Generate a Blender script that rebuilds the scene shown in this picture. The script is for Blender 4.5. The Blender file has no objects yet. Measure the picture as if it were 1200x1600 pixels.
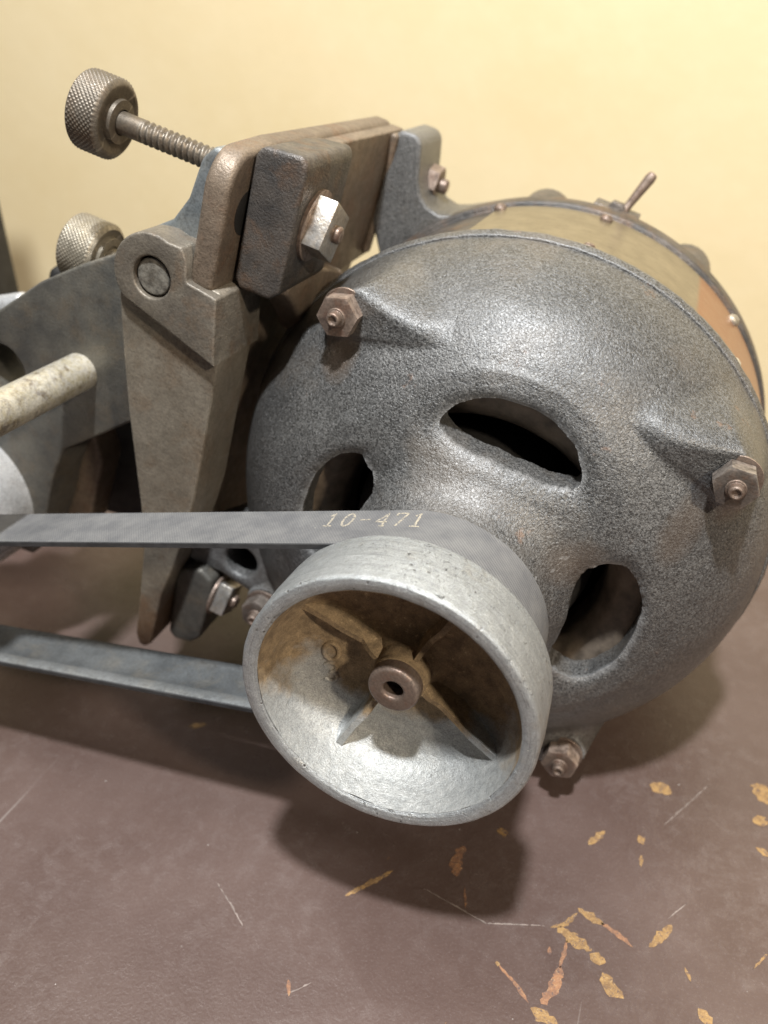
import bpy, bmesh, math, random
from math import sin, cos, pi, radians, atan2, hypot, sqrt
from mathutils import Vector, Matrix, noise
random.seed(7)
S = bpy.context.scene
C = S.collection
CM = 0.01
TABLE = 12.1            # cm from the motor axis down to the bench top
TILT = radians(18.0)    # the machine lies rolled on its round body

# ------------------------------------------------------------------ camera
cam_d = bpy.data.cameras.new('camera'); cam = bpy.data.objects.new('camera', cam_d); C.objects.link(cam)
yaw, pit, roll = radians(-19.97), radians(28.92), radians(-0.85)
fw = Vector((sin(yaw)*cos(pit), cos(yaw)*cos(pit), -sin(pit)))
rt = Vector((cos(yaw), -sin(yaw), 0)); up = rt.cross(fw)
r2 = rt*cos(roll)+up*sin(roll); u2 = -rt*sin(roll)+up*cos(roll)
M = Matrix((r2, u2, -fw)).transposed().to_4x4()
M.translation = Vector((6.99, -18.78, 18.29+TABLE))*CM
cam.matrix_world = M
cam_d.sensor_fit = 'VERTICAL'; cam_d.sensor_height = 36.0; cam_d.lens = 1300/1600*36
cam_d.clip_start = 0.01; cam_d.clip_end = 50
cam_d.dof.use_dof = True; cam_d.dof.focus_distance = 0.285; cam_d.dof.aperture_fstop = 8.5
S.camera = cam
S.render.resolution_x, S.render.resolution_y = 768, 1024

# ------------------------------------------------------------------ light
W = bpy.data.worlds.new('World'); S.world = W; W.use_nodes = True
bg = W.node_tree.nodes['Background']; bg.inputs[0].default_value = (0.93, 0.96, 1.0, 1); bg.inputs[1].default_value = 0.045
def area(name, loc, target, size, power, col, shape='DISK'):
    d = bpy.data.lights.new(name, 'AREA'); d.shape = shape; d.size = size*CM; d.energy = power; d.color = col
    o = bpy.data.objects.new(name, d); C.objects.link(o); o.location = Vector(loc)*CM
    o.rotation_euler = (Vector(target)-Vector(loc)).to_track_quat('-Z', 'Y').to_euler(); return o
area('ceiling_lamp', (10, -30, 120), (0, 4, 10), 7, 25.0, (0.955, 0.98, 1.0))
area('bench_lamp', (105, -68, 92), (0, 3, 12), 10, 15.0, (1.0, 0.86, 0.68))
area('wall_fill_light', (-60, 0, 170), (-30, 54, 20), 80, 14.0, (1.0, 0.96, 0.90))  # added fill aimed at the wall to brighten it
S.view_settings.view_transform = 'Standard'; S.view_settings.look = 'None'
S.view_settings.exposure = 0.0; S.view_settings.gamma = 1.0

# ------------------------------------------------------------------ materials
class NT:
    def __init__(s, name):
        s.m = bpy.data.materials.new(name); s.m.use_nodes = True; s.t = s.m.node_tree
        s.b = s.t.nodes['Principled BSDF']; s.tc = s.t.nodes.new('ShaderNodeTexCoord')
        s.co = s.tc.outputs['Object']
    def n(s, typ, **k):
        x = s.t.nodes.new(typ)
        for a, v in k.items(): setattr(x, a, v)
        return x
    def l(s, a, b): s.t.links.new(a, b)
    def mapped(s, sc):
        m = s.n('ShaderNodeMapping'); s.l(s.co, m.inputs['Vector']); m.inputs['Scale'].default_value = sc; return m.outputs[0]
    def noise(s, cm, detail=4, rough=0.55, dist=0.0, vec=None):
        """feature size in cm"""
        x = s.n('ShaderNodeTexNoise'); x.inputs['Scale'].default_value = 100.0/cm
        x.inputs['Detail'].default_value = detail; x.inputs['Roughness'].default_value = rough; x.inputs['Distortion'].default_value = dist
        s.l(vec or s.co, x.inputs['Vector']); return x.outputs['Fac']
    def voro(s, cm, feature='F1', vec=None):
        x = s.n('ShaderNodeTexVoronoi', feature=feature); x.inputs['Scale'].default_value = 100.0/cm
        s.l(vec or s.co, x.inputs['Vector']); return x.outputs['Distance']
    def ramp(s, fac, lo, hi, a=0.0, b=1.0):
        x = s.n('ShaderNodeMapRange'); x.inputs['From Min'].default_value = lo; x.inputs['From Max'].default_value = hi
        x.inputs['To Min'].default_value = a; x.inputs['To Max'].default_value = b; x.clamp = True
        s.l(fac, x.inputs['Value']); return x.outputs['Result']
    def mix(s, fac, a, b):
        x = s.n('ShaderNodeMix', data_type='RGBA')
        if isinstance(fac, float): x.inputs[0].default_value = fac
        else: s.l(fac, x.inputs[0])
        for sock, v in ((6, a), (7, b)):
            if isinstance(v, tuple): x.inputs[sock].default_value = (*v, 1)
            else: s.l(v, x.inputs[sock])
        return x.outputs[2]
    def math(s, op, a, b):
        x = s.n('ShaderNodeMath', operation=op)
        for i, v in enumerate((a, b)):
            if isinstance(v, (int, float)): x.inputs[i].default_value = v
            else: s.l(v, x.inputs[i])
        return x.outputs[0]
    def bump(s, h, dist_cm, strength=1.0, prev=None):
        x = s.n('ShaderNodeBump'); x.inputs['Distance'].default_value = dist_cm*CM; x.inputs['Strength'].default_value = strength
        s.l(h, x.inputs['Height'])
        if prev: s.l(prev, x.inputs['Normal'])
        return x.outputs[0]
    def done(s, col, rough, metal=0.0, nrm=None, spec=0.5):
        for k, v in (('Base Color', col), ('Roughness', rough), ('Metallic', metal), ('Specular IOR Level', spec)):
            if isinstance(v, tuple): s.b.inputs[k].default_value = (*v, 1)
            elif isinstance(v, (int, float)): s.b.inputs[k].default_value = v
            else: s.l(v, s.b.inputs[k])
        if nrm: s.l(nrm, s.b.inputs['Normal'])
        return s.m

def m_casting():
    k = NT('wrinkled_grey_casting_paint')
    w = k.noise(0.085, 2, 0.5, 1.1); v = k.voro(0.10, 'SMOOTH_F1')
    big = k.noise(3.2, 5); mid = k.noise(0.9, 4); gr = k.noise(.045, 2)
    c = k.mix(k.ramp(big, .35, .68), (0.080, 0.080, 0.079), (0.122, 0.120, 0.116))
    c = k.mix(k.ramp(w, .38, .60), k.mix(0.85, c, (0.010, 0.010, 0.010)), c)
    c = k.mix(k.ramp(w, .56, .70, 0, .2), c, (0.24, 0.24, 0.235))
    geo = k.n('ShaderNodeNewGeometry'); c = k.mix(k.ramp(geo.outputs['Pointiness'], .515, .56, 0, .55), c, (0.30, 0.30, 0.30))
    dust = k.ramp(k.noise(4.5, 5, 0.65), .52, .72)
    c = k.mix(k.math('MULTIPLY', dust, .42), c, (0.13, 0.105, 0.08))
    sep = k.n('ShaderNodeSeparateXYZ'); k.l(k.co, sep.inputs[0]); blot = k.noise(.8, 6, .7)
    for cx, cz, rx, rz, amt in ((-7.5, 6.3, .9, 1.3, .85), (6.9, 5.4, .8, 1.5, .5), (7.0, -8.4, 1.6, 1.4, .5), (4.0, 3.2, 1.3, 1.0, .45), (8.3, 6.6, .8, 1.0, .5)):
        dx = k.math('DIVIDE', k.math('SUBTRACT', sep.outputs[0], cx*CM), rx*CM); dz = k.math('DIVIDE', k.math('SUBTRACT', sep.outputs[2], cz*CM), rz*CM)
        d2 = k.math('ADD', k.math('ADD', k.math('MULTIPLY', dx, dx), k.math('MULTIPLY', dz, dz)), k.math('MULTIPLY', blot, 1.1))
        c = k.mix(k.ramp(d2, .7, 1.7, amt, 0), c, (0.085, 0.062, 0.045))
    scr = k.n('ShaderNodeMapping'); k.l(k.co, scr.inputs['Vector']); scr.inputs['Rotation'].default_value = (.2, .9, .3); scr.inputs['Scale'].default_value = (1, 1, .12)
    c = k.mix(k.math('MULTIPLY', k.ramp(k.noise(.35, 4, .6, 0, scr.outputs[0]), .70, .75, 0, .6), k.ramp(big, .5, .6)), c, (0.32, 0.31, 0.30))
    rust = k.ramp(k.math('ADD', k.noise(1.6, 5, .65), k.math('MULTIPLY', mid, .15)), .745, .80)
    c = k.mix(k.math('MULTIPLY', rust, .5), c, (0.17, 0.085, 0.045))
    h = k.math('ADD', w, k.math('MULTIPLY', v, 0.5))
    nr = k.bump(h, 0.042, .9)
    nr = k.bump(gr, .012, .7, nr)
    nr = k.bump(k.noise(0.5, 3), 0.03, 0.35, nr)
    k.b.inputs['Coat Weight'].default_value = .38; k.b.inputs['Coat Roughness'].default_value = .36
    k.l(k.bump(h, 0.018, .8), k.b.inputs['Coat Normal'])
    return k.done(c, k.ramp(mid, .3, .7, .46, .34), 0.0, nr, 0.6)

def m_iron(name, a, b, rust=(0.16, 0.09, 0.05), ramt=.45, rough=.45, metal=.5, grain=.03, rs=1.4, tip=None):
    k = NT(name)
    big = k.noise(1.7, 5, .6); fine = k.noise(0.09, 3, .6); mid = k.noise(.5, 4)
    c = k.mix(k.ramp(big, .36, .64), a, b)
    c = k.mix(k.math('MULTIPLY', k.ramp(k.noise(rs, 6, .68, .4), .50, .66), ramt), c, rust)
    if tip:
        sp = k.n('ShaderNodeSeparateXYZ'); k.l(k.co, sp.inputs[0])
        e = k.math('ADD', k.math('MULTIPLY', sp.outputs[2], 100.0), k.math('MULTIPLY', k.math('SUBTRACT', big, .5), 5.0))
        c = k.mix(k.ramp(e, tip-1.6, tip, .9, 0), c, (0.065, 0.042, 0.030))
        c = k.mix(k.ramp(e, tip-.4, tip+1.0, .6, 0), c, (0.22, 0.125, 0.06))
    c = k.mix(k.ramp(fine, .35, .6, .35, 0), c, (0.03, 0.026, 0.022))
    geo = k.n('ShaderNodeNewGeometry'); wear = k.math('MULTIPLY', k.ramp(geo.outputs['Pointiness'], .52, .60), k.ramp(k.noise(.25, 4, .7), .38, .6))
    c = k.mix(k.math('MULTIPLY', wear, .65), c, tuple(min(.7, v*2.1+.05) for v in b))
    c = k.mix(k.ramp(k.noise(.7, 6, .75, .6), .60, .68, 0, .35), c, (0.035, 0.028, 0.022))
    nr = k.bump(fine, grain, .8); nr = k.bump(mid, .05, .6, nr)
    return k.done(c, k.ramp(mid, .3, .7, rough+.13, rough-.08), metal, nr)

def m_alu(name='cast_aluminium', dirt=False):
    k = NT(name)
    fine = k.noise(0.045, 3, .7); mid = k.noise(.35, 6, .65)
    v = k.voro(0.26, 'F1'); region = k.ramp(k.noise(1.2, 4, .7), .50, .58)
    pits = k.math('MULTIPLY', k.ramp(v, .06, .22, 1, 0), region)
    c = k.mix(k.ramp(mid, .35, .65), (0.37, 0.385, 0.39), (0.50, 0.52, 0.52))
    c = k.mix(k.ramp(k.noise(1.3, 6, .7), .56, .72, 0, .45), c, (0.34, 0.28, 0.19))
    scuff = k.ramp(k.noise(.34, 8, .85, .6), .595, .64)
    c = k.mix(k.math('MAXIMUM', pits, k.math('MULTIPLY', scuff, .9)), c, (0.045, 0.035, 0.025))
    bright = k.ramp(k.noise(.11, 4, .75), .64, .70)
    c = k.mix(k.math('MULTIPLY', bright, .7), c, (0.80, 0.82, 0.82))
    c = k.mix(k.ramp(fine, .40, .56, .42, 0), c, (0.13, 0.13, 0.13))
    # lathe turning marks, running round the axis
    sp = k.n('ShaderNodeSeparateXYZ'); k.l(k.co, sp.inputs[0])
    rr = k.math('SQRT', k.math('ADD', k.math('MULTIPLY', sp.outputs[0], sp.outputs[0]), k.math('MULTIPLY', sp.outputs[2], sp.outputs[2])), 0)
    cb = k.n('ShaderNodeCombineXYZ'); k.l(rr, cb.inputs[0]); k.l(sp.outputs[1], cb.inputs[1]); k.l(k.math('MULTIPLY', k.math('ARCTAN2', sp.outputs[2], sp.outputs[0]), .0006), cb.inputs[2])
    turn = k.noise(.045, 3, .7, 0, cb.outputs[0])
    c = k.mix(k.ramp(turn, .36, .52, .45, 0), c, (0.15, 0.15, 0.15))
    c = k.mix(k.math('MULTIPLY', k.ramp(turn, .60, .66, 0, .5), k.ramp(k.noise(.8, 4), .45, .6)), c, (0.06, 0.05, 0.04))
    fine = k.math('ADD', fine, k.math('MULTIPLY', turn, .8))
    nr = k.bump(fine, .03, .9); nr = k.bump(k.math('SUBTRACT', mid, k.math('MULTIPLY', k.math('ADD', pits, scuff), .6)), .045, .8, nr)
    return k.done(c, k.ramp(mid, .3, .7, .46, .30), .55, nr)

def m_web():
    """inside of the pulley dish: bare aluminium under a shaped coat of oily brown dust that also deepens the shade"""
    k = NT('dusty_aluminium')
    mid = k.noise(.3, 5, .65); fine = k.noise(.06, 4, .7)
    sep = k.n('ShaderNodeSeparateXYZ'); k.l(k.co, sep.inputs[0])
    # dust over upper half and hub; on the right it doubles as painted shade
    x, z = sep.outputs[0], sep.outputs[2]
    up_ = k.math('ADD', k.math('ADD', k.math('MULTIPLY', x, -14.0), 1.15), k.math('MULTIPLY', z, 80.0))
    r = k.math('SQRT', k.math('ADD', k.math('MULTIPLY', x, x), k.math('MULTIPLY', z, z)), 0)
    hub = k.ramp(r, .010, .032, 3.6, 0.0)
    d = k.math('ADD', k.math('ADD', up_, hub), k.math('MULTIPLY', k.math('SUBTRACT', k.noise(1.5, 5, .6), .5), 4.2))
    dust = k.ramp(d, -.1, 1.1)
    fz = k.ramp(k.noise(.05, 3, .7), .38, .58, .35, 0)
    alu = k.mix(k.ramp(mid, .35, .65), (0.34, 0.35, 0.345), (0.47, 0.475, 0.46))
    brown = k.mix(k.ramp(k.noise(.5, 6, .7), .35, .65), (0.16, 0.108, 0.055), (0.38, 0.27, 0.145))
    crust = k.ramp(k.noise(.25, 6, .75), .60, .66)
    brown = k.mix(k.math('MULTIPLY', crust, k.ramp(d, 2.2, 3.4)), brown, (0.62, 0.47, 0.28))
    c = k.mix(k.math('MULTIPLY', dust, .95), alu, brown)
    c = k.mix(fz, c, (.06, .045, .03))
    nr = k.bump(fine, .03, .8); nr = k.bump(mid, .06, .8, nr)
    return k.done(c, k.ramp(dust, 0, 1, .40, .85), k.ramp(dust, 0, 1, .35, 0.0), nr)

def m_belt(name, a, b, inner=False):
    k = NT(name)
    fine = k.noise(.04, 2); big = k.noise(.9, 5, .6)
    wv1 = k.n('ShaderNodeTexWave', wave_type='BANDS', bands_direction='DIAGONAL'); wv1.inputs['Scale'].default_value = 420
    k.l(k.co, wv1.inputs['Vector'])
    c = k.mix(k.ramp(big, .35, .65), a, b)
    c = k.mix(k.ramp(k.voro(.5), .02, .06, .5, 0), c, (0.45, 0.42, 0.36))
    h = k.math('ADD', wv1.outputs['Fac'], fine)
    c = k.mix(k.ramp(h, .5, 1.2, .16, 0), c, (0.035, 0.035, 0.036))
    return k.done(c, .72, 0, k.bump(h, .02, .6), .35)

def m_print():
    k = NT('worn_belt_print')
    c = k.mix(k.ramp(k.noise(.10, 4, .8), .46, .58), (0.36, 0.32, 0.25), (0.135, 0.132, 0.128))
    return k.done(c, .7, 0, None, .3)

def m_bench():
    k = NT('brown_painted_bench')
    big = k.noise(9, 6, .6); mid = k.noise(.8, 7, .75, .3); fine = k.noise(.16, 4, .65)
    c = k.mix(k.ramp(big, .35, .65), (0.086, 0.055, 0.047), (0.120, 0.083, 0.073))
    c = k.mix(k.math('MULTIPLY', k.ramp(mid, .46, .74, 0, .5), k.ramp(k.noise(6, 4), .35, .65, .2, 1)), c, (0.200, 0.165, 0.155))
    c = k.mix(k.ramp(k.noise(.10, 3, .8), .56, .70, 0, .22), c, (0.30, 0.26, 0.25))
    # long pale scratches
    for ang, cm, amt in ((.5, .55, .55), (-1.0, .8, .5), (2.2, 1.1, .4)):
        mp = k.n('ShaderNodeMapping'); k.l(k.co, mp.inputs['Vector']); mp.inputs['Rotation'].default_value = (0, 0, ang); mp.inputs['Scale'].default_value = (1, .05, 1)
        c = k.mix(k.ramp(k.noise(cm, 3, .5, 0, mp.outputs[0]), .735, .77, 0, amt*.8), c, (0.36, 0.33, 0.31))
    c = k.mix(k.ramp(k.noise(2.6, 5, .6), .66, .76, 0, .55), c, (0.075, 0.045, 0.040))
    sp = k.math('MULTIPLY', k.ramp(k.voro(.9), .022, .04, 1, 0), k.ramp(k.noise(3, 2), .52, .57))
    c = k.mix(k.math('MULTIPLY', sp, .8), c, (0.62, 0.6, 0.57))
    c = k.mix(k.ramp(k.noise(1.9, 7, .72, 1.0), .715, .735, 0, .75), c, (0.42, 0.22, 0.075))
    nr = k.bump(k.math('ADD', fine, k.math('MULTIPLY', mid, .8)), .030, .7)
    return k.done(c, k.ramp(mid, .3, .7, .36, .24), 0, nr, .55)

def m_chip(name, a, b):
    k = NT(name)
    c = k.mix(k.ramp(k.noise(.35, 5, .75, .5), .40, .62), a, b)
    c = k.mix(k.ramp(k.noise(.22, 6, .8), .54, .60), c, (0.125, 0.085, 0.075))
    c = k.mix(k.ramp(k.noise(.12, 3, .8), .58, .66, 0, .5), c, (0.50, 0.38, 0.22))
    return k.done(c, .55, 0, k.bump(k.noise(.12, 4), .03, .8), .4)

def m_wall():
    k = NT('yellow_painted_wall')
    c = k.mix(k.ramp(k.noise(14, 5), .35, .65), (0.70, 0.575, 0.345), (0.73, 0.61, 0.385))
    c = k.mix(k.ramp(k.noise(2.5, 6, .7), .45, .75, 0, .35), c, (0.76, 0.65, 0.43))
    nr = k.bump(k.noise(1.4, 5, .6), .06, .5)
    return k.done(c, .55, 0, nr, .3)

def m_nameplate():
    k = NT('etched_nameplate_metal')
    sep = k.n('ShaderNodeSeparateXYZ'); k.l(k.co, sep.inputs[0])
    at = k.math('ARCTAN2', sep.outputs[2], sep.outputs[0])      # angle round the barrel
    cmb = k.n('ShaderNodeCombineXYZ'); k.l(k.math('MULTIPLY', at, .118), cmb.inputs[0]); k.l(sep.outputs[1], cmb.inputs[1])
    rows = k.n('ShaderNodeTexWave', wave_type='BANDS', bands_direction='Y'); rows.inputs['Scale'].default_value = 42; k.l(cmb.outputs[0], rows.inputs['Vector'])
    mp = k.n('ShaderNodeMapping'); k.l(cmb.outputs[0], mp.inputs['Vector']); mp.inputs['Scale'].default_value = (1, .35, 1)
    words = k.ramp(k.noise(.35, 3, .8, 0, mp.outputs[0]), .52, .56)
    ink = k.math('MULTIPLY', k.ramp(rows.outputs['Fac'], .5, .62), words)
    base = k.mix(k.ramp(k.noise(1.0, 6, .65), .35, .65), (0.21, 0.175, 0.115), (0.29, 0.245, 0.165))
    base = k.mix(k.math('MULTIPLY', ink, .35), base, (0.16, 0.13, 0.09))
    oj = k.math('MULTIPLY', k.ramp(at, .60, .62), k.ramp(at, 1.17, 1.19, 1, 0))
    ojc = k.mix(k.math('MULTIPLY', ink, .4), (0.31, 0.135, 0.065), (0.36, 0.24, 0.15))
    ojc = k.mix(k.ramp(k.noise(1.2, 5), .35, .65, 0, .45), ojc, (0.36, 0.20, 0.11))
    c = k.mix(oj, base, ojc)
    c = k.mix(k.ramp(k.noise(.5, 6, .7), .62, .70, 0, .5), c, (0.17, 0.10, 0.06))
    return k.done(c, .33, .7, k.bump(k.noise(.3, 4), .02, .5))

def m_plain(name, col, rough=.5, metal=0.0, var=.3, cm=.6, grain=.02):
    k = NT(name); n1 = k.noise(cm, 5, .6)
    d = tuple(v*(1-var) for v in col); e = tuple(min(1, v*(1+var)) for v in col)
    return k.done(k.mix(k.ramp(n1, .35, .65), d, e), rough, metal, k.bump(k.noise(.08, 3), grain, .6))

MAT = dict(
    casting=m_casting(), alu=m_alu(), web=m_web(),
    ear=m_iron('dark_scaled_iron', (0.052, 0.050, 0.049), (0.115, 0.100, 0.088), (0.15, 0.088, 0.052), .7, .40, .35, .05),
    brown=m_iron('brown_rusted_iron', (0.145, 0.112, 0.084), (0.20, 0.155, 0.115), (0.19, 0.095, 0.05), .45, .45, .3, .03),
    olive=m_iron('olive_stained_iron', (0.160, 0.138, 0.108), (0.225, 0.198, 0.158), (0.15, 0.10, 0.06), .5, .46, .3, .02, 1.4, -9.5),
    lever=m_iron('brown_olive_iron', (0.115, 0.100, 0.082), (0.180, 0.158, 0.126), (0.17, 0.105, 0.06), .5, .46, .3, .03),
    arm=m_iron('blued_dark_iron', (0.078, 0.076, 0.070), (0.138, 0.130, 0.110), (0.17, 0.12, 0.07), .3, .45, .35, .025),
    blue=m_iron('pale_machined_iron', (0.26, 0.29, 0.30), (0.36, 0.38, 0.38), (0.2, 0.17, 0.13), .3, .4, .6, .01),
    nut=m_iron('rusty_nut_steel', (0.145, 0.103, 0.080), (0.215, 0.165, 0.133), (0.17, 0.08, 0.05), .45, .42, .45, .02, .5),
    nut2=m_iron('dark_greased_nut_steel', (0.095, 0.078, 0.066), (0.165, 0.140, 0.120), (0.14, 0.075, 0.045), .5, .38, .45, .02, .4),
    steel=m_iron('bright_worn_steel', (0.42, 0.37, 0.31), (0.58, 0.53, 0.46), (0.2, 0.13, 0.08), .3, .33, .8, .01, .6),
    rod=m_iron('yellowed_plated_rod', (0.42, 0.37, 0.25), (0.60, 0.55, 0.43), (0.12, 0.08, 0.04), .85, .33, .4, .015, .7),
    knob=m_iron('knurled_steel', (0.125, 0.105, 0.082), (0.18, 0.155, 0.125), (0.19, 0.13, 0.08), .4, .42, .5, .01),
    knobpale=m_iron('pale_knurled_steel', (0.22, 0.195, 0.15), (0.29, 0.26, 0.21), (0.25, 0.2, 0.12), .4, .4, .5, .01),
    silver=m_iron('polished_spindle_steel', (0.50, 0.51, 0.52), (0.62, 0.63, 0.64), (0.28, 0.22, 0.18), .25, .25, .4, .008),
    dark=m_plain('black_iron_and_shade', (0.025, 0.024, 0.023), .5, .2),  # black iron; also stands in for shade in notch and gap
    inside=m_plain('dusty_motor_winding', (0.21, 0.165, 0.125), .6, 0, .45, 1.2),
    beltout=m_belt('grey_belt_fabric', (0.115, 0.115, 0.118), (0.160, 0.158, 0.156)),
    beltin=m_iron('worn_belt_rubber', (0.062, 0.066, 0.068), (0.100, 0.106, 0.108), (0.15, 0.135, 0.11), .4, .6, 0.0, .02, 1.2),
    beltpale=m_iron('chalky_belt_rubber', (0.095, 0.10, 0.10), (0.145, 0.15, 0.15), (0.16, 0.145, 0.12), .4, .65, 0.0, .02, 1.0),
    beltedge=m_plain('black_belt_edge', (0.03, 0.03, 0.031), .7),
    print=m_print(),
    bench=m_bench(), wall=m_wall(), plate=m_nameplate(),
    chip=m_chip('bare_ochre_wood', (0.36, 0.22, 0.09), (0.20, 0.12, 0.06)), chip2=m_chip('bare_orange_wood', (0.33, 0.17, 0.09), (0.18, 0.10, 0.07)),
    scratch=m_plain('pale_scratch', (0.23, 0.19, 0.17), .6),
)

# ------------------------------------------------------------------ helpers (all lengths in cm, machine frame: x right, y along the motor axis, z up)
def tag(o, label=None, cat=None, group=None, kind=None):
    if label: o['label'] = label
    if cat: o['category'] = cat
    if group: o['group'] = group
    if kind: o['kind'] = kind
def empty(name, loc_cm=(0, 0, TABLE), tilt=True):
    o = bpy.data.objects.new(name, None); C.objects.link(o); o.location = Vector(loc_cm)*CM
    o.empty_display_size = .02
    if tilt: o.rotation_euler = (0, TILT, 0)
    return o
def mk(name, verts, faces, mat, parent=None, angle=32, loc=(0, 0, 0), smooth=True):
    me = bpy.data.meshes.new(name)
    me.from_pydata([((v[0]-loc[0])*CM, (v[1]-loc[1])*CM, (v[2]-loc[2])*CM) for v in verts], [], faces)
    return fin(name, me, mat, parent, angle, loc, smooth)
def fin(name, me, mat, parent, angle=32, loc=(0, 0, 0), smooth=True):
    bm = bmesh.new(); bm.from_mesh(me); bmesh.ops.recalc_face_normals(bm, faces=bm.faces[:]); bm.to_mesh(me); bm.free()
    mats = mat if isinstance(mat, (list, tuple)) else [mat]
    for m_ in mats: me.materials.append(m_)
    if smooth:
        for p_ in me.polygons: p_.use_smooth = True
        me.set_sharp_from_angle(angle=radians(angle))
    me.update()
    o = bpy.data.objects.new(name, me); C.objects.link(o); o.location = Vector(loc)*CM
    if parent: o.parent = parent
    return o
def arc(cx, cz, r, a0, a1, n):
    return [(cx+r*cos(radians(a0+(a1-a0)*i/n)), cz+r*sin(radians(a0+(a1-a0)*i/n))) for i in range(n+1)]
AX = {'y': lambda u, v, h: (u, h, v), 'x': lambda u, v, h: (h, u, v), 'z': lambda u, v, h: (u, v, h)}
def prism(name, outline, lo, hi, mat, parent, axis='y', bevel=.12, seg=3, holes=(), wob=0.0, taper=None, loc=(0, 0, 0)):
    """outline extruded along an axis, edges rounded like a casting"""
    bm = bmesh.new(); f = AX[axis]
    ed = []
    for loop in [outline]+list(holes):
        vs = [bm.verts.new(Vector(f(u, v, lo))) for u, v in loop]
        ed += [bm.edges.new((vs[i], vs[(i+1) % len(vs)])) for i in range(len(vs))]
    if holes: bmesh.ops.triangle_fill(bm, use_beauty=True, edges=ed)
    else: bm.faces.new(vs)
    r = bmesh.ops.extrude_face_region(bm, geom=bm.faces[:])
    d = Vector(f(0, 0, hi))-Vector(f(0, 0, lo))
    nv = [g for g in r['geom'] if isinstance(g, bmesh.types.BMVert)]
    bmesh.ops.translate(bm, vec=d, verts=nv)
    if taper:
        c = sum((v.co for v in nv), Vector())/len(nv)
        for v in nv: v.co = c+(v.co-c)*taper
    bmesh.ops.recalc_face_normals(bm, faces=bm.faces[:])
    if bevel:
        es = [e for e in bm.edges if len(e.link_faces) == 2 and e.calc_face_angle() > radians(28)]
        bmesh.ops.bevel(bm, geom=es, offset=bevel, segments=seg, profile=.5, affect='EDGES', clamp_overlap=True)
    bmesh.ops.remove_doubles(bm, verts=bm.verts[:], dist=1e-4)
    if wob:
        bmesh.ops.triangulate(bm, faces=[x for x in bm.faces if len(x.verts) > 4])
        for v in bm.verts: v.co += noise.noise_vector(v.co*.9)*wob
    me = bpy.data.meshes.new(name)
    for v in bm.verts: v.co = (v.co-Vector(loc))*CM
    bm.to_mesh(me); bm.free()
    return fin(name, me, mat, parent, 30, loc)
def frame(axis):
    """matrix whose local z is the given direction"""
    return Vector(axis).normalized().to_track_quat('Z', 'Y').to_matrix()
def lathe(name, prof, mat, parent, origin=(0, 0, 0), axis=(0, 1, 0), n=96, angle=30, close=False, fn=None, loc=(0, 0, 0), cap=True):
    """prof: (distance along axis, radius)"""
    R = frame(axis); O = Vector(origin); vs = []; fs = []
    for h, r in prof:
        for i in range(n):
            a = 2*pi*i/n
            rr, hh = (r, h) if fn is None else fn(r, h, a)
            vs.append(O+R@Vector((rr*cos(a), rr*sin(a), hh)))
    m_ = len(prof)
    for j in range(m_-1 if not close else m_):
        for i in range(n):
            k = (j+1) % m_
            fs.append((j*n+i, j*n+(i+1) % n, k*n+(i+1) % n, k*n+i))
    if not close and cap:
        for j in (0, m_-1):
            if prof[j][1] > 1e-6: fs.append([j*n+i for i in range(n)])
    return mk(name, vs, fs, mat, parent, angle, loc)
def rounded(prof, r=.06, k=3):
    """round the corners of an open (h, r) profile"""
    out = [prof[0]]
    for i in range(1, len(prof)-1):
        p0, p1, p2 = Vector(prof[i-1]), Vector(prof[i]), Vector(prof[i+1])
        a = (p0-p1); b = (p2-p1); d = min(r, a.length*.45, b.length*.45)
        if d < 1e-4: out.append(tuple(p1)); continue
        A = p1+a.normalized()*d; B = p1+b.normalized()*d
        for t in range(k+1):
            t /= k; out.append(tuple(A*(1-t)**2+p1*2*t*(1-t)+B*t*t))
    return out+[prof[-1]]

# ------------------------------------------------------------------ setting
bench = empty('workbench_top', (0, 20, 0), False)
tag(bench, 'brown painted bench top with scratches and orange chips', None, None, 'structure')
bv = []; bf = []
bm = bmesh.new(); bmesh.ops.create_cube(bm, size=1)
for v in bm.verts: v.co = Vector((v.co.x*2.4, v.co.y*1.06, v.co.z*.04-.02))
bmesh.ops.bevel(bm, geom=bm.edges[:], offset=.003, segments=2, affect='EDGES')
me = bpy.data.meshes.new('bench_board'); bm.to_mesh(me); bm.free()
o = fin('bench_board', me, MAT['bench'], bench, 30, (0, -22, 0)); tag(o, kind='structure')
bm = bmesh.new(); bmesh.ops.create_cube(bm, size=1)
for v in bm.verts: v.co = Vector((v.co.x*2.6, .54+v.co.y*.02, .62+v.co.z*1.4))
me = bpy.data.meshes.new('wall'); bm.to_mesh(me); bm.free()
wall = fin('wall', me, MAT['wall'], None, 30); tag(wall, 'yellow painted wall behind the bench', None, None, 'structure')

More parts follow.
